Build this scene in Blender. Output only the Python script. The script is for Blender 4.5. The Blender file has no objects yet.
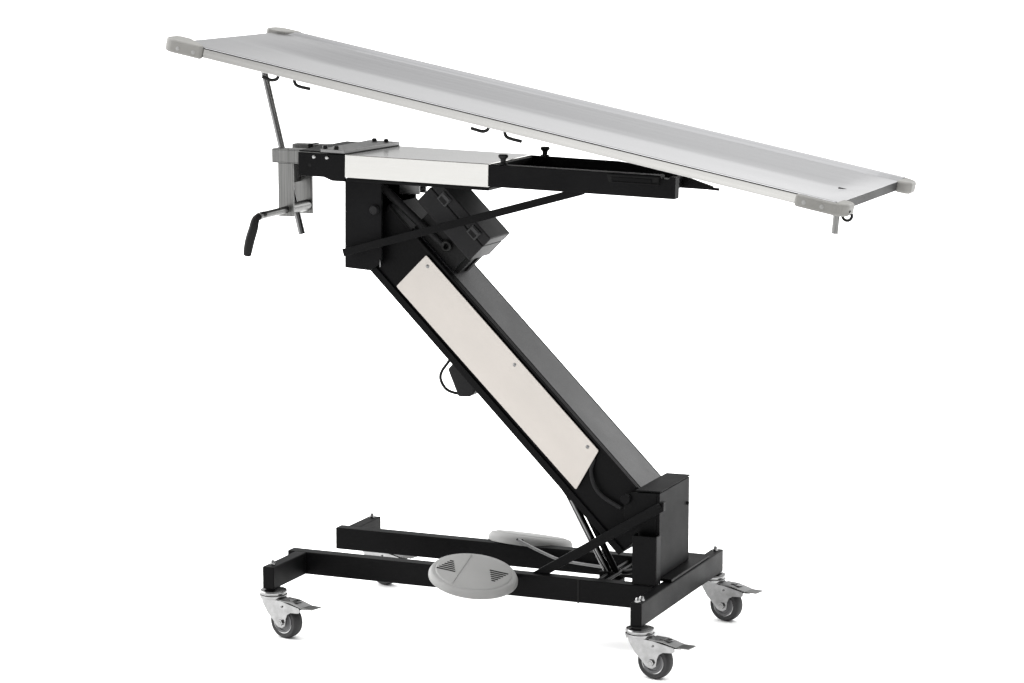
import bpy, bmesh, math, random
from mathutils import Vector, Matrix
random.seed(4)
R = math.radians
S2 = math.sqrt(2.0)
scene = bpy.context.scene
col = scene.collection

# ------------------------------------------------------------------ materials
def new_mat(name):
    m = bpy.data.materials.new(name); m.use_nodes = True
    nt = m.node_tree
    return m, nt, nt.nodes['Principled BSDF']

def noise_vec(nt, scale, stretch=(1, 1, 1), detail=3.0):
    tc = nt.nodes.new('ShaderNodeTexCoord')
    mp = nt.nodes.new('ShaderNodeMapping'); mp.inputs['Scale'].default_value = stretch
    nz = nt.nodes.new('ShaderNodeTexNoise'); nz.inputs['Scale'].default_value = scale
    nz.inputs['Detail'].default_value = detail
    nt.links.new(tc.outputs['Object'], mp.inputs['Vector'])
    nt.links.new(mp.outputs['Vector'], nz.inputs['Vector'])
    return nz

def ramp(nt, src, a, b):
    mr = nt.nodes.new('ShaderNodeMapRange')
    mr.inputs['To Min'].default_value = a; mr.inputs['To Max'].default_value = b
    mr.inputs['From Min'].default_value = 0.3; mr.inputs['From Max'].default_value = 0.7
    nt.links.new(src, mr.inputs['Value'])
    return mr.outputs['Result']

def mixcol(nt, fac, c1, c2):
    mx = nt.nodes.new('ShaderNodeMix'); mx.data_type = 'RGBA'
    mx.inputs[6].default_value = (*c1, 1); mx.inputs[7].default_value = (*c2, 1)
    nt.links.new(fac, mx.inputs[0])
    return mx.outputs[2]

def bump(nt, bsdf, src, strength, dist=0.001):
    b = nt.nodes.new('ShaderNodeBump'); b.inputs['Strength'].default_value = strength
    b.inputs['Distance'].default_value = dist
    nt.links.new(src, b.inputs['Height']); nt.links.new(b.outputs['Normal'], bsdf.inputs['Normal'])

def coat(name, c1, c2, rough=(.4, .5), spec=.25, scale=900, bstr=.25, patch=9):
    m, nt, b = new_mat(name)
    nz = noise_vec(nt, patch, detail=5)
    nt.links.new(mixcol(nt, ramp(nt, nz.outputs['Fac'], 0, 1), c1, c2), b.inputs['Base Color'])
    nt.links.new(ramp(nt, nz.outputs['Fac'], *rough), b.inputs['Roughness'])
    b.inputs['Specular IOR Level'].default_value = spec
    fine = noise_vec(nt, scale, detail=1)
    bump(nt, b, fine.outputs['Fac'], bstr, .0004)
    return m

def steel(name, c1, c2, rough=(.22, .34), stretch=(1, 60, 60), scale=6, bstr=.05):
    m, nt, b = new_mat(name)
    nz = noise_vec(nt, scale, stretch, detail=6)
    nt.links.new(mixcol(nt, ramp(nt, nz.outputs['Fac'], 0, 1), c1, c2), b.inputs['Base Color'])
    big = noise_vec(nt, 3.0, (.5, 2.2, 2.2), detail=3)
    add = nt.nodes.new('ShaderNodeMath'); add.operation = 'ADD'
    nt.links.new(ramp(nt, nz.outputs['Fac'], rough[0] * .5, rough[1] * .5), add.inputs[0])
    nt.links.new(ramp(nt, big.outputs['Fac'], rough[0] * .5, rough[1] * .5), add.inputs[1])
    nt.links.new(add.outputs[0], b.inputs['Roughness'])
    b.inputs['Metallic'].default_value = 1
    bump(nt, b, nz.outputs['Fac'], bstr, .0003)
    return m

M = {}
M['black'] = coat('black powder coat', (.0013, .0013, .0014), (.0026, .0026, .0028), (.38, .5), .055)
M['black_tower'] = coat('black textured coat', (.0024, .0024, .0026), (.0044, .0044, .0047), (.46, .56), .045)
M['black_lightened'] = coat('lightened black coat', (.0095, .0095, .0100), (.0130, .0130, .0137), (.38, .48), .27, 1400, .5)  # lighter copy of the black coat
M['plastic'] = coat('black plastic', (.0085, .0085, .0088), (.0120, .0120, .0124), (.40, .52), .07, 500, .1)
M['rubber'] = coat('black rubber', (.0030, .0030, .0030), (.0060, .0060, .0060), (.5, .65), .12)
M['tyre'] = coat('dark grey rubber tyre', (.009, .009, .0094), (.016, .016, .0167), (.5, .7), .3, 300, .3)
M['hub'] = coat('grey plastic wheel hub', (.065, .065, .068), (.09, .09, .093), (.4, .5), .35)
M['bumper'] = coat('pale grey plastic bumper', (.112, .110, .103), (.150, .147, .139), (.45, .6), .3, 400, .15)
M['pedal'] = coat('grey moulded plastic', (.150, .150, .146), (.185, .185, .181), (.45, .6), .3, 700, .2)
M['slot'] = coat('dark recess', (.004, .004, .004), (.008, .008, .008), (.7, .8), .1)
M['top'] = steel('brushed stainless tabletop', (.44, .44, .451), (.51, .51, .522), (.16, .22), (.25, 26, 26), 3, .0)
M['rail'] = steel('stainless rail', (.235, .233, .226), (.32, .317, .308), (.12, .2), (.3, 30, 30), 3)
M['cover'] = steel('stainless cover sheet', (.315, .312, .302), (.345, .342, .331), (.13, .2))
M['panel'] = steel('satin stainless panel', (.305, .288, .270), (.365, .341, .320), (.34, .5), (1, 1, 2), 3.2, .0)
M['clamp'] = steel('stainless clamp', (.092, .092, .090), (.145, .145, .142), (.3, .42), (60, 60, 1), 5, .06)
M['zinc'] = steel('zinc plated steel', (.205, .205, .205), (.30, .30, .30), (.12, .22), (1, 1, 1), 60, .05)
M['chrome'] = steel('polished steel rod', (.105, .105, .105), (.15, .15, .15), (.1, .16), (40, 40, 1), 5, .02)
M['darksteel'] = steel('dull dark steel', (.012, .012, .012), (.02, .02, .02), (.4, .5), (1, 20, 60), 5, .06)
M['end_shaded'] = coat('shaded end rail', (.020, .020, .020), (.032, .032, .032), (.5, .6), .1)  # steel end face; its dark reflection is put into the colour
M['graysteel'] = steel('grey steel', (.13, .13, .13), (.18, .18, .18), (.35, .5), (1, 1, 1), 40, .05)

# ------------------------------------------------------------------ mesh helpers
class G:
    def __init__(s): s.bm = bmesh.new()
    def face(s, vs, smooth=False):
        try:
            f = s.bm.faces.new(vs); f.smooth = smooth; return f
        except ValueError: return None
    def box(s, x, y, z):
        v = [s.bm.verts.new((a, b, c)) for c in z for b in y for a in x]
        for q in ((0,2,3,1),(4,5,7,6),(0,1,5,4),(2,6,7,3),(0,4,6,2),(1,3,7,5)): s.face([v[i] for i in q])
        return s
    def prism(s, poly, a0, a1, axis='y', smooth=False):
        # poly in (x,z) extruded along y, or (x,y) along z, or (y,z) along x
        def mk(p, a):
            return {'y': (p[0], a, p[1]), 'z': (p[0], p[1], a), 'x': (a, p[0], p[1])}[axis]
        A = [s.bm.verts.new(mk(p, a0)) for p in poly]; B = [s.bm.verts.new(mk(p, a1)) for p in poly]
        s.face(A[::-1]); s.face(B); n = len(poly)
        for i in range(n): s.face([A[i], A[(i+1) % n], B[(i+1) % n], B[i]], smooth)
        return s
    def tube(s, pts, rad, seg=14, cap=True):
        pts = [Vector(p) for p in pts]
        rads = rad if isinstance(rad, (list, tuple)) else [rad]*len(pts)
        rings = []; up = None
        for i, p in enumerate(pts):
            d = ((pts[min(i+1, len(pts)-1)]-p).normalized() + (p-pts[max(i-1, 0)]).normalized())
            d.normalize()
            if up is None:
                up = Vector((0, 0, 1)) if abs(d.z) < .9 else Vector((1, 0, 0))
            u = (up - d*up.dot(d)).normalized(); w = d.cross(u); up = u
            rings.append([s.bm.verts.new(p + (u*math.cos(t)+w*math.sin(t))*rads[i]) for t in [2*math.pi*k/seg for k in range(seg)]])
        for a, b in zip(rings, rings[1:]):
            for k in range(seg): s.face([a[k], a[(k+1) % seg], b[(k+1) % seg], b[k]], True)
        if cap: s.face(rings[0][::-1]); s.face(rings[-1])
        return s
    def lathe(s, prof, c=(0, 0, 0), axis='z', seg=40, hard=()):
        # prof: (r, h) along axis; closed with caps when r = 0
        c = Vector(c); rings = []
        for r, h in prof:
            ring = []
            for k in range(seg if r > 1e-6 else 1):
                t = 2*math.pi*k/seg; a, b = r*math.cos(t), r*math.sin(t)
                ring.append(s.bm.verts.new(c + {'z': Vector((a, b, h)), 'y': Vector((a, h, b)), 'x': Vector((h, a, b))}[axis]))
            rings.append(ring)
        for i, (a, b) in enumerate(zip(rings, rings[1:])):
            for k in range(seg):
                k2 = (k+1) % seg
                sm = i not in hard
                if len(a) == 1 and len(b) == 1: continue
                if len(a) == 1: s.face([a[0], b[k], b[k2]], sm)
                elif len(b) == 1: s.face([a[k], a[k2], b[0]], sm)
                else: s.face([a[k], a[k2], b[k2], b[k]], sm)
        return s
    def torus(s, c, Rr, r, axis='y', a0=0, a1=360, seg=32):
        c = Vector(c); pts = []
        for k in range(seg+1):
            t = R(a0+(a1-a0)*k/seg); a, b = Rr*math.cos(t), Rr*math.sin(t)
            pts.append(c + {'y': Vector((a, 0, b)), 'z': Vector((a, b, 0)), 'x': Vector((0, a, b))}[axis])
        return s.tube(pts, r, 10, cap=True)
    def build(s, name, mat, parent=None, bevel=0, loc=(0, 0, 0), rot=(0, 0, 0), seg=2):
        bmesh.ops.recalc_face_normals(s.bm, faces=s.bm.faces)
        # split shading at hard edges
        for e in s.bm.edges:
            if len(e.link_faces) == 2 and (e.calc_face_angle(0) > R(38) or e.link_faces[0].smooth != e.link_faces[1].smooth): e.smooth = False
        me = bpy.data.meshes.new(name); s.bm.to_mesh(me); s.bm.free()
        o = bpy.data.objects.new(name, me); col.objects.link(o)
        me.materials.append(M[mat])
        o.location = loc; o.rotation_euler = rot
        if parent is not None: o.parent = parent
        if bevel:
            b = o.modifiers.new('bevel', 'BEVEL'); b.width = bevel; b.segments = seg
            b.limit_method = 'ANGLE'; b.angle_limit = R(40); b.harden_normals = False
        return o

def smooth_path(pts, n=6):
    pts = [Vector(p) for p in pts]; out = []
    P = [pts[0]*2-pts[1]] + pts + [pts[-1]*2-pts[-2]]
    for i in range(1, len(P)-2):
        a, b, c, d = P[i-1:i+3]
        for k in range(n):
            t = k/n
            out.append(.5*((2*b)+(c-a)*t+(2*a-5*b+4*c-d)*t*t+(3*b-a-3*c+d)*t**3))
    out.append(pts[-1]); return out

# ------------------------------------------------------------------ floor
m, nt, b = new_mat('white studio floor')
nz = noise_vec(nt, .6, detail=4)
nt.links.new(mixcol(nt, ramp(nt, nz.outputs['Fac'], 0, 1), (.93, .93, .928), (.95, .95, .948)), b.inputs['Base Color'])
b.inputs['Roughness'].default_value = .9; b.inputs['Specular IOR Level'].default_value = .1
M['floor'] = m
FZ = .0100
g = G(); g.face([g.bm.verts.new(p) for p in ((-45, -19, FZ), (30, -19, FZ), (30, 75, FZ), (-45, 75, FZ))])   # paper sweep, running on under the lens
fl = g.build('floor', 'floor'); fl['kind'] = 'structure'
fl['label'] = 'seamless white studio floor under the wheeled table'

# ------------------------------------------------------------------ the table
ROOT = Vector((-.5, .26, FZ))
table = bpy.data.objects.new('veterinary_table', None); col.objects.link(table)
table.location = ROOT; table.empty_display_size = .2
table['label'] = 'black wheeled veterinary table with tilted stainless steel top and slanted lift arm'
table['category'] = 'examination table'
OFF = -ROOT
def part(g, name, mat, bevel=0, **k): return g.build(name, mat, table, bevel, loc=OFF, **k)
def framed(g, name, mat, origin, ang, bevel=0):
    return g.build(name, mat, table, bevel, loc=Vector(origin)-ROOT, rot=(0, R(ang), 0))

ZT, ZB = .1642, .1142
# ---- base frame
rail = part(G().box((-.946, -.0895), (.131, .161), (ZB, ZT)), 'side_rail', 'black', .002)
rail2 = part(G().box((-.948, -.0895), (.372, .402), (ZB, ZT)), 'side_rail', 'black', .002)
G().box((-.260, -.256), (.1303, .1318), (ZB-.0006, ZT+.0006)).build('weld_seam', 'slot', rail)
NEAR_L, NEAR_R, FAR_L, FAR_R = (-.911, -.024), (-.0765, -.010), (-.915, .514), (-.0765, .511)
st1 = part(G().box((-.9265, -.8995), (NEAR_L[1], .1305), (ZB+.001, ZT)), 'outrigger', 'black', .002)
st2 = part(G().box((-.929, -.901), (.4025, FAR_L[1]), (ZB, ZT)), 'outrigger', 'black', .002)
cb = part(G().box((-.0890, -.0640), (NEAR_R[1], FAR_R[1]), (ZB+.0005, ZT+.0004)), 'cross_beam', 'black', .002)
bp = part(G().box((-.155, -.0665), (.1795, .425), (ZT+.0014, ZT+.0075)), 'base_plate', 'black', .001)
part(G().tube([(-.236, .162, .151), (-.236, .3715, .151)], .004), 'link_bar', 'darksteel')
part(G().tube([(-.221, .162, .149), (-.221, .3715, .149)], .004), 'link_bar', 'darksteel')
part(G().tube(smooth_path([(-.492, .36, .179), (-.455, .36, .164), (-.403, .36, .146), (-.372, .36, .141), (-.292, .36, .137), (-.26, .36, .139)]), .0034), 'pedal_link', 'graysteel')
part(G().tube(smooth_path([(-.27, .31, .150), (-.235, .30, .147), (-.20, .29, .151), (-.165, .28, .170)]), .006), 'hydraulic_hose', 'rubber')
part(G().box((-.262, -.214), (.235, .295), (.1265, .1375)).box((-.255, -.222), (.245, .2515), (.1372, .157)).box((-.255, -.222), (.279, .286), (.1372, .157)), 'cylinder_foot', 'black', .001)
# acorn nuts on top of each caster stem
def nut(x, y, parent):
    return G().lathe([(0, .0105), (.0030, .0098), (.0046, .007), (.005, .0035), (.0066, .0033), (.0066, .0), (0, 0)], (x, y, ZT+.0005), seg=18).build('cap_nut', 'zinc', parent)
nut(-.913, NEAR_L[1]+.022, st1); nut(-.915, FAR_L[1]-.02, st2); nut(-.0765, FAR_R[1]-.02, cb)
nut(-.0765, NEAR_R[1]+.011, cb); nut(-.0735, NEAR_R[1]+.026, cb)

# ---- tower that carries the lower pivot
cheek = [(-.172, .346), (-.148, .353), (-.0985, .355), (-.0985, .1725), (-.145, .1725), (-.145, .275), (-.172, .298)]
tower = part(G().box((-.0980, -.0918), (.171, .359), (.1722, .3552)), 'tower', 'black_tower', .0012)
G().prism(cheek, .173, .180).build('cheek_plate', 'black', tower, .0012)
G().prism(cheek, .350, .357).build('cheek_plate', 'black', tower, .0012)
G().prism([(-.1450, .3562), (-.0905, .3572), (-.0905, .3602), (-.1450, .3592)], .170, .3605).build('top_plate', 'black_tower', tower, .001)
G().lathe([(0, -.010), (.010, -.010), (.011, -.008), (.011, 0), (0, 0)], (-.166, .173, .338), 'y', 16).build('pivot_bolt', 'black_tower', tower)
G().lathe([(0, -.006), (.004, -.006), (.005, -.004), (.005, 0), (0, 0)], (-.0845, .1460, .3345), 'y', 12).build('brace_bolt', 'black_tower', tower)
G().lathe([(0, .004), (.0035, .004), (.004, 0), (0, 0)], (-.0918, .345, .30), 'x', 10).build('plate_screw', 'black', tower)

# ---- front post on the rail
g = G().box((-.1400, -.0865), (.1370, .1402), (.1650, .2690)).box((-.0897, -.0865), (.1404, .1665), (.1650, .2690)).box((-.1400, -.1368), (.1404, .1665), (.1650, .2690))
post = part(g, 'guard_post', 'black', .001)

# ---- diagonal brace from rail to tower
def bar(g, p0, p1, w, y0, y1):
    d = Vector((p1[0]-p0[0], p1[1]-p0[1])).normalized(); n = Vector((-d.y, d.x))*w/2
    q = [Vector(p0)+n, Vector(p0)-n, Vector(p1)-n, Vector(p1)+n]
    return g.prism([(v.x, v.y) for v in q], y0, y1)
g = G()
g.prism([(-.3700, .1648), (-.3330, .1648), (-.0745, .3240), (-.0745, .3430), (-.0830, .3425)], .147, .160)
part(g, 'diagonal_brace', 'black', .0012)

# ---- lift arm (its frame runs down the arm at 45 degrees)
g = G()
ap = [(-1.172, .1485), (-.283, .1485), (-.283, .0142), (-1.128, .0142)]
g.prism(ap, .196, .335)
g.box((-1.12, -.283), (.1902, .1958), (.0142, .0300)).box((-1.165, -.36), (.1902, .1958), (.1425, .1485))
arm = framed(g, 'lift_arm', 'black', (0, 0, 0), 45, .0012)
def rpoly(pts, r=.004, n=4):
    out = []; N = len(pts)
    for i in range(N):
        p = Vector(pts[i]); a = (Vector(pts[i-1])-p).normalized(); b = (Vector(pts[(i+1) % N])-p).normalized()
        A, B = p+a*r, p+b*r
        for k in range(n+1):
            t = k/n; q = A*(1-t)**2 + p*2*t*(1-t) + B*t*t; out.append((q.x, q.y))
    return out
panel = G().prism(rpoly([(-1.0328, .1385), (-.4722, .1400), (-.4455, .0410), (-1.0328, .0372)]), .1868, .1898).build('side_panel', 'panel', arm, .0006)
for s, n in ((-1.0135, .1235), (-.729, .1245), (-.4945, .1265)):
    G().lathe([(0, -.0022), (.0022, -.0020), (.0042, -.0004), (.0042, 0), (0, 0)], (s, .1869, n), 'y', 14).build('screw', 'graysteel', panel)
G().tube(smooth_path([(-.468, .193, .118), (-.4524, .1885, .0955), (-.425, .186, .080), (-.395, .186, .078), (-.3505, .186, .092)]), .0042).build('cable', 'plastic', arm)
G().box((-1.10, -.283), (.205, .325), (.1487, .1497)).build('top_cover', 'black_lightened', arm, .0003)  # the arm's black, lightened here to paint in its top sheen
g = G().box((-1.10, -.972), (.212, .288), (.1500, .2035)).box((-.985, -.962), (.222, .240), (.1500, .2035)).box((-.985, -.962), (.265, .283), (.1500, .2035))
G_b = g.build('box_bracket', 'rubber', arm, .001)

# ---- control box fixed to the upper end of the arm
g = G().box((-1.130, -.9575), (.190, .297), (.2030, .2480))
cbox = framed(g, 'control_box', 'plastic', (0, 0, 0), 45, .002)
G().box((-1.1305, -.957), (.1893, .2977), (.2500, .2735)).build('lid', 'plastic', cbox, .0025)
G().box((-1.127, -.9605), (.193, .294), (.2478, .2502)).build('lid_seal', 'slot', cbox)
for s in (-1.0885, -.9920):
    la = G().box((s-.013, s+.013), (.1852, .1890), (.2440, .2665)).build('latch', 'black_lightened', cbox, .001)
    G().box((s-.009, s+.009), (.1842, .1853), (.2465, .2560)).build('latch_slot', 'slot', cbox)
    G().box((s-.0105, s+.0105), (.1832, .1851), (.2565, .2640)).build('latch_lip', 'black_lightened', cbox, .0006)

# ---- gas strut with eye beside the box
g = G().tube([(-1.215, .208, .158), (-1.075, .208, .1690), (-1.074, .208, .1690), (-1.028, .208, .1745)], [.0095, .0095, .0065, .0065], 18)
gs = framed(g, 'gas_strut', 'plastic', (0, 0, 0), 45)
G().torus((-1.0185, .205, .1800), .0090, .0042, 'y').build('eye', 'darksteel', gs)
part(G().box((-.725, -.678), (.250, .257), (.950, .993)).box((-.725, -.678), (.285, .292), (.950, .993)).box((-.722, -.681), (.2575, .2845), (.966, .986)), 'strut_clevis', 'graysteel', .001)

# ---- lift cylinder under the arm
g = G().tube([(-.342, .26, .337), (-.240, .26, .152)], .0082, 20)
cyl = part(g, 'lift_cylinder', 'chrome')
G().tube([(-.3245, .268, .337), (-.2235, .268, .152)], .0070, 16).build('black_tube', 'black', cyl)  # black tube along the right side of the rod
G().prism([(-.372, .378), (-.350, .400), (-.298, .330), (-.318, .308)], .228, .30).build('cylinder_mount', 'black', cyl, .002)

# ---- bracket at the head of the arm
g = G()
hb = [(-.8170, .9865), (-.8190, .7935), (-.7590, .7900), (-.7310, .8090), (-.7310, .9845)]
g.prism(hb, .172, .1795).prism(hb, .345, .3525)
g.prism([(-.8170, .9863), (-.8190, .7940), (-.8110, .7938), (-.8090, .9862)], .1800, .3445)
head = part(g, 'head_bracket', 'black_tower', .0012)
G().lathe([(0, -.011), (.0085, -.011), (.0100, -.009), (.0100, 0), (0, 0)], (-.7450, .172, .9225), 'y', 20).build('pivot_bolt', 'plastic', head)
G().tube([(-.7335, .170, .799), (-.7335, .170, .815)], .0014, 8).build('spring_clip', 'graysteel', head)

# ---- strut from head bracket to mounting frame
g = G(); bar(g, (-.8130, .8285), (-.262, .9845), .0165, .150, .166)
part(g, 'support_strut', 'black', .0012)

# ---- mounting frame carrying the top (own frame, tilted 1.28 degrees)
SO = (-.80447, .14466, 1.04015)
g = G()
lp = [(-.1105, .0000), (-.1105, -.0505), (-.0485, -.0505), (-.0290, -.0575), (.0022, -.0575), (.0022, .0000)]
g.prism(lp, .0, .006).prism(lp, .226, .232)
g.box((0.003, .3365), (.003, .229), (-.0560, -.0495))
g.box((-.060, .000), (.0062, .2258), (-.0120, -.0040))
g.box((.3372, .3450), (.0255, .2215), (-.0470, -.0020)).box((.3455, .690), (.0255, .2215), (-.0470, -.0400))
frame = framed(g, 'mounting_frame', 'black', SO, 1.2822, .001)
G().box((.0024, .3364), (-.0016, .2336), (-.0482, .0012)).build('steel_cover', 'cover', frame, .0015)
nb = [(.3370, .0000), (.7180, .0000), (.7190, -.0060), (.7350, -.0075), (.7380, -.0015), (.7505, -.0030), (.7505, -.0470), (.3370, -.0470)]
near_beam = G().prism(nb, .0, .0255).build('side_beam', 'black_tower', frame, .0015)
fb = [(.3370, .0000), (.5410, -.0010), (.6500, -.0120), (.7560, -.0420), (.7520, -.0490), (.3370, -.0480)]
G().prism(fb, .222, .232).build('hinge_plate', 'black', frame, .001)
G().tube([(.745, .227, -.0465), (.769, .227, -.0475)], .0032, 10).build('hinge_pin', 'black', frame)
G().box((.6400, .690), (.1850, .2200), (-.0390, -.004)).build('hinge_block', 'black', frame, .001)
# locking slot of the near beam: a raised rim round a recess
g = G().prism(rpoly([(.600, -.0030), (.7175, -.0030), (.7175, -.0205), (.606, -.0205)], .005), -.0012, .0)
g.build('slot_recess', 'slot', near_beam)
g = G().box((.606, .7170), (-.0035, -.0008), (-.0050, -.0025)).box((.612, .7170), (-.0035, -.0008), (-.0195, -.0172)).box((.7140, .7170), (-.0035, -.0008), (-.0170, -.0051)).box((.612, .700), (-.0030, -.0012), (-.0165, -.0085))
g.build('lock_lever', 'black', frame, .0006)
for s, t in ((.3635, .0130), (.3755, .2150)):
    G().lathe([(0, .0215), (.0085, .0210), (.0108, .0185), (.0100, .0150), (.0060, .0110), (.0055, .0040), (.0095, .0030), (.0095, 0), (0, 0)], (s, t, .0005), seg=22).build('clamp_knob', 'plastic', frame)
G().box((-.1085, -.0578), (.0008, .2312), (.0013, .0048)).build('cap_plate', 'black', frame, .0006)
# strap plate across the left end, with its bolts
strap = G().prism([(-.0560, -.001), (.0010, -.001), (.0185, .240), (-.0560, .240)], .0025, .0100, 'z').build('strap_plate', 'graysteel', frame, .0008)  # black plate; its reflecting top is put into the grey colour
G().prism([(-.0570, -.002), (.0022, -.002), (.0198, .241), (-.0570, .241)], .0013, .0024, 'z').build('strap_gasket', 'black', frame)
for s, t in ((-.051, .010), (-.024, .010), (-.031, .212), (-.002, .212)):
    G().lathe([(0, .0075), (.004, .0070), (.0058, .0045), (.0058, 0), (0, 0)], (s, t, .0101), seg=12).build('strap_bolt', 'darksteel', frame)
for s in (-.0724, -.0413):
    G().lathe([(0, -.0030), (.003, -.0028), (.0048, -.0010), (.0050, 0), (0, 0)], (s, -.0001, -.0085), 'y', 14).build('side_screw', 'zinc', frame)
G().lathe([(0, -.0004), (.0038, -.0004), (.0038, .0), (0, 0)], (-.0819, -.0001, -.0265), 'y', 12).build('screw_hole', 'slot', frame)

# ---- tilt clamp at the left end
g = G()
def sqtube(g, x0, x1, y0, y1, z0, z1, t=.0025):
    g.box((x0, x1), (y0, y1), (z0, z0+t)); g.box((x0, x1), (y0, y1), (z1-t, z1))
    g.box((x0, x1), (y0, y0+t), (z0+t, z1-t)); g.box((x0, x1), (y1-t, y1), (z0+t, z1-t))
sqtube(g, -1.0160, -.850, .215, .245, 1.0095, 1.0410)
sqtube(g, -1.0100, -.850, .300, .330, 1.0125, 1.0445)
g.box((-1.0020, -.9650), (.2160, .2215), (.8925, 1.0093))
g.box((-1.0260, -.9690), (.3150, .3205), (.8885, 1.0103))
g.box((-1.0035, -.9980), (.2217, .3148), (.960, 1.0093))
clamp = framed(g, 'tilt_clamp', 'clamp', (0, 0, 0), 0, .0008)
G().box((-.9690, -.9590), (.2990, .3310), (1.0250, 1.0455)).build('dark_tube_end', 'black', clamp)  # black block painting in the dark inside of the tube's open end
G().tube([(-.9825, .314, .9075), (-.9825, .2217, .9075)], .0125, 20).build('collar', 'clamp', clamp)
G().tube([(-.9825, .2158, .9075), (-.9825, .088, .9065)], .0078, 18).build('crank_shaft', 'clamp', clamp)
gp = smooth_path([(-.9825, .112, .9072), (-.9830, .094, .9062), (-.9870, .082, .9000), (-.9915, .079, .880), (-.9995, .078, .855), (-1.0050, .078, .832), (-1.0070, .078, .8195)], 5)
rr = [.0080 + .0026*math.sin(math.pi*min(1, max(0, (i-8)/(len(gp)-9)))) for i in range(len(gp))]
rr[-1] = .004; rr[-2] = .0085
G().tube(gp, rr, 16).build('crank_grip', 'rubber', clamp)
part(G().tube([(-1.0645, .2665, 1.226), (-.9706, .2665, .8485)], .0076, 20), 'tilt_rod', 'chrome')

# ---- tabletop (own frame: s along, t across, h up; tilted 10.96 degrees)
TO = (.34263, .26059, .99928); TA = 10.956
L, W = 1.517, .26
g = G()
IN = W-.0190
IF = W-.0480      # the far side rises to its flat rim more gently
ts = [-IN+(IN+IF)*k/24 for k in range(25)]
NS, X0, X1 = 60, -L+.015, -.0170
def sheet_h(t, x):
    e = max(0, min(1, (x-X0)/.30, (X1-x)/.07)); e = e*e*(3-2*e)
    return -.0045 - .0100*e*(1-(math.sqrt(t*t+.018**2)-.018)/(math.sqrt(IN*IN+.018**2)-.018))
rows = []
for k in range(NS+1):
    x = X0+(X1-X0)*k/NS
    r_ = [(-W, .0), (-W+.0030, .0)] + [(t, sheet_h(t, x)) for t in ts] + [(W-.0172, .0), (W, .0), (W, -.0012)] + [(t, sheet_h(t, x)-.0022) for t in ts[::-1]] + [(-W, -.0012)]
    rows.append([g.bm.verts.new((x, t, h)) for t, h in r_])
N_ = len(rows[0])
for a, b_ in zip(rows, rows[1:]):
    for i in range(N_): g.face([a[i], a[(i+1) % N_], b_[(i+1) % N_], b_[i]], 2 <= i < 26)
g.face(rows[0]); g.face(rows[-1][::-1])
top = framed(g, 'tabletop', 'top', TO, TA)
for sg in (-1, 1):
    a, b_ = sorted((sg*(W+.0005), sg*(W-.016)))
    G().box((-L+.004, -.020), (a, b_), (-.0222, -.0026)).build('top_rail', 'rail', top, .0012)
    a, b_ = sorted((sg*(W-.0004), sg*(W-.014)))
    if sg < 0: G().box((-L+.002, -.018), (a, b_), (-.0025, -.0013)).build('edge_shade', 'slot', top)  # dark strip standing in for the shadow at the sheet's near edge
G().prism([(-W+.017, -.0240), (W-.017, -.0240), (W-.017, -.0024), (W-.03, -.0050), (-W+.03, -.0050), (-W+.017, -.0024)], -.0178, -.0162, 'x').box((-.030, -.0179), (-W+.018, W-.018), (-.0235, -.0150)).build('end_rail', 'end_shaded', top, .0005)
G().prism([(-W+.017, -.0215), (W-.017, -.0215), (W-.017, -.0024), (W-.03, -.0052), (-W+.03, -.0052), (-W+.017, -.0024)], -L+.0142, -L+.026, 'x').build('end_rail', 'rail', top, .0006)
G().box((-L+.027, -.031), (-W+.0165, W-.0165), (-.0215, -.0172)).build('under_tray', 'cover', top, .001)
# drain slot in the trough
G().prism(rpoly([(-.086, -.0038), (-.066, -.0038), (-.066, .0038), (-.086, .0038)], .0037, 5), -.0165, -.0126, 'z').build('drain_slot', 'slot', top)
# corner bumpers
def bumper(sx, sy):
    # plan of an L round the corner, outer corner rounded; sx = +1 right end, sy = -1 near side
    e = (.009 if sy < 0 else .013) if sx > 0 else -L-.012
    i = -.020 if sx > 0 else -L+.024
    far = -.097 if sx > 0 else (-L+.087 if sy < 0 else -L+.050)
    to, ti = W+.008, W-.004
    tl = W-.062
    pts = [(far, to)]
    rc = .030
    cx, cy = e-sx*rc, to-rc
    for k in range(9):
        t = k/8*math.pi/2
        pts.append((cx + sx*rc*math.sin(t), cy + rc*math.cos(t)))
    pts += [(e, tl+.012), (e-sx*.008, tl), (i, tl)]
    if sx > 0: pts += [(i, ti), (far, ti)]
    else: pts += [(i+.012, tl+.012), (far, ti)]       # at the left the bumper caps the whole corner
    o = G().prism([(s, sy*t) for s, t in pts], -.0265, -.0012 if sx > 0 else (.0030 if sy < 0 else .0012), 'z').build('corner_bumper', 'bumper', top, .0070 if sy < 0 or sx > 0 else .0045, seg=4)
    for s in ((-.077, -.040) if sx > 0 else (-L+.030, -L+.068) if sy < 0 else ()):
        q = G(); q.lathe([(0, sy*.0010), (.0030, sy*.0010), (.0045, 0), (0, 0)], (s, sy*(to+.0002), -.0145), 'y', 14)
        q.build('bumper_screw', 'pedal', top)
for sx in (1, -1):
    for sy in (-1, 1): bumper(sx, sy)
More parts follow.
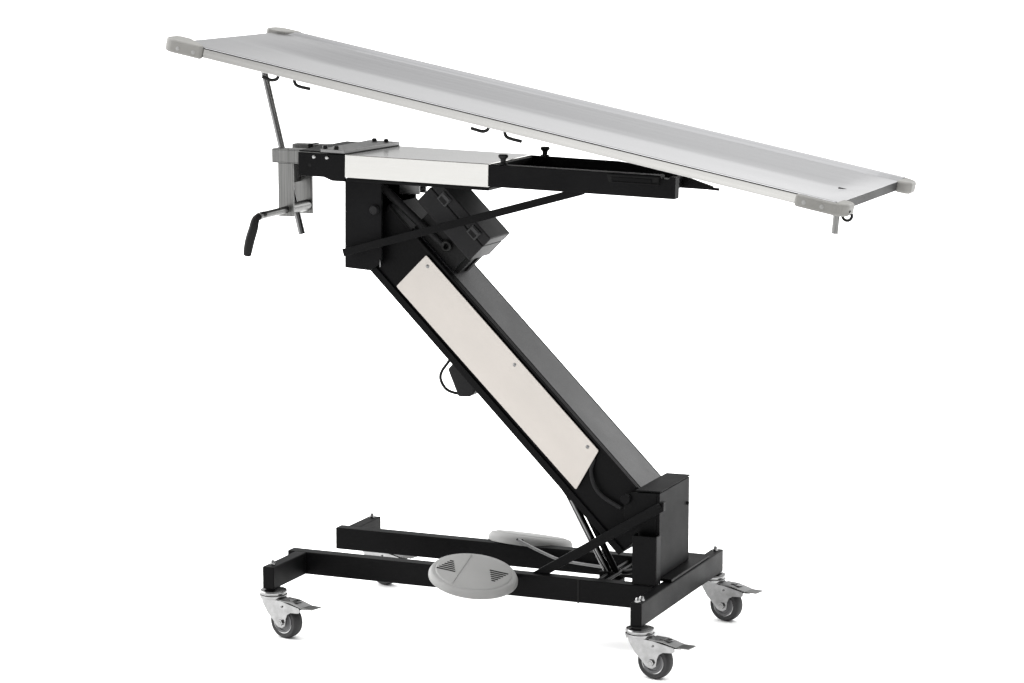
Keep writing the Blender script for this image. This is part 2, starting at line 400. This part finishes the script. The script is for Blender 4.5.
# restraint hooks, drain pin and ring below the near rail
T = -.250
def hook(pts): G().tube(smooth_path([(s, T, h) for s, h in pts], 5), .0036, 10).build('restraint_hook', 'rubber', top)
hook([(-1.2515, -.0190), (-1.2525, -.0280), (-1.2580, -.0325), (-1.2680, -.0350), (-1.2875, -.0325)])
hook([(-1.2135, -.0190), (-1.2120, -.0270), (-1.2060, -.0325), (-1.1960, -.0340), (-1.1740, -.0335)])
hook([(-.7625, -.0190), (-.7640, -.0270), (-.7695, -.0315), (-.7780, -.0335), (-.8005, -.0325)])
hook([(-.7262, -.0190), (-.7250, -.0270), (-.7195, -.0325), (-.7100, -.0340), (-.6865, -.0342)])
G().tube([(-.0165, -.238, -.020), (-.0115, -.238, -.0645)], .0066, 16).build('stop_pin', 'clamp', top)
G().torus((.0055, -.238, -.0245), .0095, .0030, 'y', 60, 395).build('leash_ring', 'rubber', top)

# ---- power cord and plug below the arm
g = G().prism([(-.6070, .5740), (-.5780, .6050), (-.5400, .5560), (-.5440, .5240), (-.5560, .5165), (-.5820, .5150)], .238, .282)
plug = part(g, 'power_plug', 'plastic', .004)
G().tube(smooth_path([(-.5820, .26, .5185), (-.6000, .26, .5190), (-.6200, .26, .5265), (-.6325, .26, .5460), (-.6300, .26, .5640), (-.6150, .26, .5850), (-.5980, .26, .6080)]), .0033, 10).build('power_cord', 'rubber', plug)

# ---- foot pedals
def pedal(cx, cy, cz, tilt, roll, turn, near):
    g = G(); th = .0175 if near else .0240
    g.lathe([(0, -.0005), (.0775, -.0005), (.0800, -.0012), (.0815, -.0030), (.0870, -.0030), (.0905, -.0045), (.0935, -.0090), (.0955, -.0130), (.0955, -th), (.090, -th-.001), (0, -th-.001)], seg=72)
    o = g.build('foot_pedal', 'pedal', table, 0, loc=Vector((cx, cy, cz))-ROOT, rot=(R(tilt), R(roll), R(turn)))
    r = G()
    for u, hw in ((-.026, .0010),): r.box((u-hw, u+hw), (-.074, .074), (-.0008, .0006))
    if near: r.build('seam_line', 'pedal', o)
    if near:
        for u0, sg in ((-.056, 1), (.050, -1)):        # an up arrow and a down arrow, each of six bars
            a = G()
            for k in range(6):
                w = .0205*(1-k/6.3); y = sg*(-.020+k*.0088)
                a.box((u0-w, u0+w), (y-.002, y+.002), (-.0006, .0002))
            a.build('arrow_mark', 'slot', o)
    b_ = G()
    if near: b_.box((-.015, .055), (-.015, .075), (-.0330, -.0187))
    else: b_.box((-.05, .06), (-.080, -.01), (-.0360, -.0251))
    b_.build('pedal_bracket', 'black', o, .002)
    if not near:
        for u in (.006, .018):
            G().lathe([(0, -.0006), (.0026, -.0006), (.0026, .0), (0, 0)], (u, -.0955, -.012), 'y', 10).build('pin_hole', 'slot', o)
    return o
pedal(-.4705, .068, .1770, 11, 9.0, 9, True)
pedal(-.5020, .462, .1695, -12.5, 2.5, 0, False)

# ---- casters (local origin: top of the stem)
def caster(x, y, ang):
    root = G()
    root.lathe([(0, .0005), (.015, .0005), (.018, -.001), (.018, -.0035), (0, -.0035)], seg=28)
    c = root.build('caster', 'rubber', table, 0, loc=Vector((x, y, ZB))-ROOT, rot=(0, 0, R(ang)))
    UP = .0055
    G().lathe([(.006, -.0065), (.022, -.0070), (.0285, -.0090), (.0300, -.0120), (.0295, -.0150), (.0265, -.0165), (.0265, -.0178), (.0300, -.0190), (.0305, -.0225), (.0285, -.0260), (.018, -.0285), (.006, -.0285)], seg=40).build('swivel_head', 'zinc', c, loc=(0, 0, UP))
    f = G()
    side = [(-.0190, -.0240), (-.0165, -.0350), (-.0030, -.0550), (.0160, -.0730), (.0230, -.0810), (.0290, -.0845), (.0390, -.0855), (.0475, -.0800), (.0500, -.0640), (.0545, -.0540), (.0640, -.0485), (.0860, -.0465), (.0905, -.0420), (.0880, -.0350), (.0400, -.0270)]
    for y0 in (-.0185, .0165): f.prism(side, y0, y0+.0020)
    f.prism([(-.0190, -.0242), (-.0165, -.0350), (-.0030, -.0524), (-.0015, -.0512), (-.0145, -.0345), (-.0170, -.0242)], -.0163, .0163)
    f.box((-.024, .046), (-.0163, .0163), (-.0290, -.0268))
    f.build('fork', 'zinc', c, .0006, loc=(0, 0, UP))
    G().lathe([(0, -.0206), (.0022, -.0206), (.0022, -.0186), (0, -.0186)], (.040, 0, -.038), 'y', 10).build('rivet', 'graysteel', c, loc=(0, 0, UP))
    p = G().prism([(.030, -.0245), (.060, -.0250), (.094, -.0330), (.094, -.0352), (.060, -.0280), (.030, -.0275)], -.0175, .0175)
    p.box((.052, .062), (-.006, .006), (-.0270, -.0225))
    G().box((.050, .074), (-.009, .009), (-.0262, -.0245)).build('brake_window', 'zinc', c, loc=(0, 0, UP))
    p.build('brake_bridge', 'graysteel', c, .0006, loc=(0, 0, UP))
    G().prism([(.0945, -.0330), (.122, -.0325), (.122, -.0347), (.0945, -.0354)], -.0160, .0160).build('brake_pedal', 'clamp', c, .0008, loc=(0, 0, UP))
    WR = .0340; cx, cz = .037, -.0672
    w = G().lathe([(.0245, -.0125), (.0325, -.0136), (.0352, -.0115), (.0366, -.0070), (.0370, 0), (.0366, .0070), (.0352, .0115), (.0325, .0136), (.0245, .0125)], (cx, 0, cz), 'y', 48).build('tyre', 'tyre', c)
    G().lathe([(0, -.0112), (.0110, -.0112), (.0120, -.0100), (.0185, -.0098), (.0195, -.0120), (.0246, -.0122), (.0248, 0), (.0246, .0122), (.0195, .0114), (.0185, .0098), (.0120, .0100), (.0110, .0112), (0, .0112)], (cx, 0, cz), 'y', 40).build('wheel_hub', 'hub', c)
    G().lathe([(.0238, -.0128), (.0252, -.0132), (.0252, -.0120), (.0238, -.0120)], (cx, 0, cz), 'y', 40).build('hub_ring', 'zinc', c)
    G().lathe([(0, -.0245), (.0040, -.0245), (.0046, -.0235), (.0070, -.0232), (.0070, -.0186), (0, -.0186)], (cx, 0, cz), 'y', 6).build('axle_bolt', 'zinc', c)
    return c
caster(NEAR_R[0]+.005, NEAR_R[1]+.013, -9)
caster(FAR_R[0]-.008, FAR_R[1]-.013, -13)
caster(NEAR_L[0], NEAR_L[1]+.02, -14)
caster(FAR_L[0], FAR_L[1]-.015, -12)

# ------------------------------------------------------------------ light
world = bpy.data.worlds.new('World'); scene.world = world; world.use_nodes = True
nt = world.node_tree; bg = nt.nodes['Background']
tc = nt.nodes.new('ShaderNodeTexCoord'); sp = nt.nodes.new('ShaderNodeSeparateXYZ')
nt.links.new(tc.outputs['Generated'], sp.inputs[0])
cr = nt.nodes.new('ShaderNodeValToRGB')      # studio walls up to a bright ceiling of soft light
E_ = cr.color_ramp.elements
E_[0].position = 0; E_[0].color = (1.04, 1.04, 1.04, 1)
E_[1].position = 1; E_[1].color = (4.6, 4.6, 4.6, 1)
for p, v in ((.20, 1.04), (.31, .60), (.48, .60), (.64, 1.6), (.80, 4.6)):
    e = E_.new(p); e.color = (v, v, v, 1)
nt.links.new(sp.outputs['Z'], cr.inputs[0])
mr = nt.nodes.new('ShaderNodeMapRange')      # the camera side of the room is a little dimmer
mr.inputs['From Min'].default_value = -.75; mr.inputs['From Max'].default_value = .05
mr.inputs['To Min'].default_value = .55; mr.inputs['To Max'].default_value = 1.0
nt.links.new(sp.outputs['Y'], mr.inputs['Value'])
mu = nt.nodes.new('ShaderNodeVectorMath'); mu.operation = 'SCALE'
dv = nt.nodes.new('ShaderNodeMath'); dv.operation = 'DIVIDE'     # darker band shaped into the far side for the tabletop's reflections
nt.links.new(sp.outputs['X'], dv.inputs[0]); nt.links.new(sp.outputs['Y'], dv.inputs[1])
mb = nt.nodes.new('ShaderNodeMapRange'); mb.inputs['From Min'].default_value = -.75; mb.inputs['From Max'].default_value = -.15
nt.links.new(dv.outputs[0], mb.inputs['Value'])
c2 = nt.nodes.new('ShaderNodeValToRGB'); e2 = c2.color_ramp.elements
e2[0].position = 0; e2[0].color = (1.15, 1.15, 1.15, 1); e2[1].position = 1; e2[1].color = (1.12, 1.12, 1.12, 1)
for p, v in ((.20, 1.15), (.36, .70), (.50, .84), (.80, 1.10)):
    e = e2.new(p); e.color = (v, v, v, 1)
nt.links.new(mb.outputs[0], c2.inputs[0])
mm = nt.nodes.new('ShaderNodeVectorMath'); mm.operation = 'MULTIPLY'
nt.links.new(cr.outputs[0], mm.inputs[0]); nt.links.new(c2.outputs[0], mm.inputs[1])
nt.links.new(mm.outputs[0], mu.inputs[0]); nt.links.new(mr.outputs[0], mu.inputs['Scale'])
ml = nt.nodes.new('ShaderNodeMapRange')      # unseen glow added on the left to brighten the floor
ml.inputs['From Min'].default_value = -.60; ml.inputs['From Max'].default_value = -.80
ml.inputs['To Min'].default_value = 0; ml.inputs['To Max'].default_value = 4.4
nt.links.new(sp.outputs['X'], ml.inputs['Value'])
ad = nt.nodes.new('ShaderNodeVectorMath'); ad.operation = 'ADD'
nt.links.new(mu.outputs[0], ad.inputs[0]); nt.links.new(ml.outputs[0], ad.inputs[1])
nt.links.new(ad.outputs[0], bg.inputs['Color']); bg.inputs['Strength'].default_value = 1.0

def area(name, loc, target, size, power, colr=(1, 1, 1)):
    l = bpy.data.lights.new(name, 'AREA'); l.shape = 'RECTANGLE'; l.size, l.size_y = size; l.energy = power; l.color = colr
    o = bpy.data.objects.new(name, l); col.objects.link(o); o.location = loc
    o.rotation_euler = (Vector(target)-Vector(loc)).to_track_quat('-Z', 'Y').to_euler()
area('sheen_fill', (1.6, 4.8, 2.5), (-.3, .2, .7), (2.2, 1.8), 58)  # unseen lamp added to put sheen on the arm's top
# ------------------------------------------------------------------ camera
cam = bpy.data.cameras.new('camera'); co = bpy.data.objects.new('camera', cam); col.objects.link(co)
cam.sensor_width = 36; cam.lens = 36*2800/1024; cam.clip_end = 300
co.location = (1.84738, -5.21792, 1.60046)
co.rotation_euler = (R(90-9.1712), 0, R(22.8768))
scene.camera = co
vs = scene.view_settings; vs.view_transform = 'Standard'; vs.look = 'None'; vs.exposure = 0; vs.gamma = 1
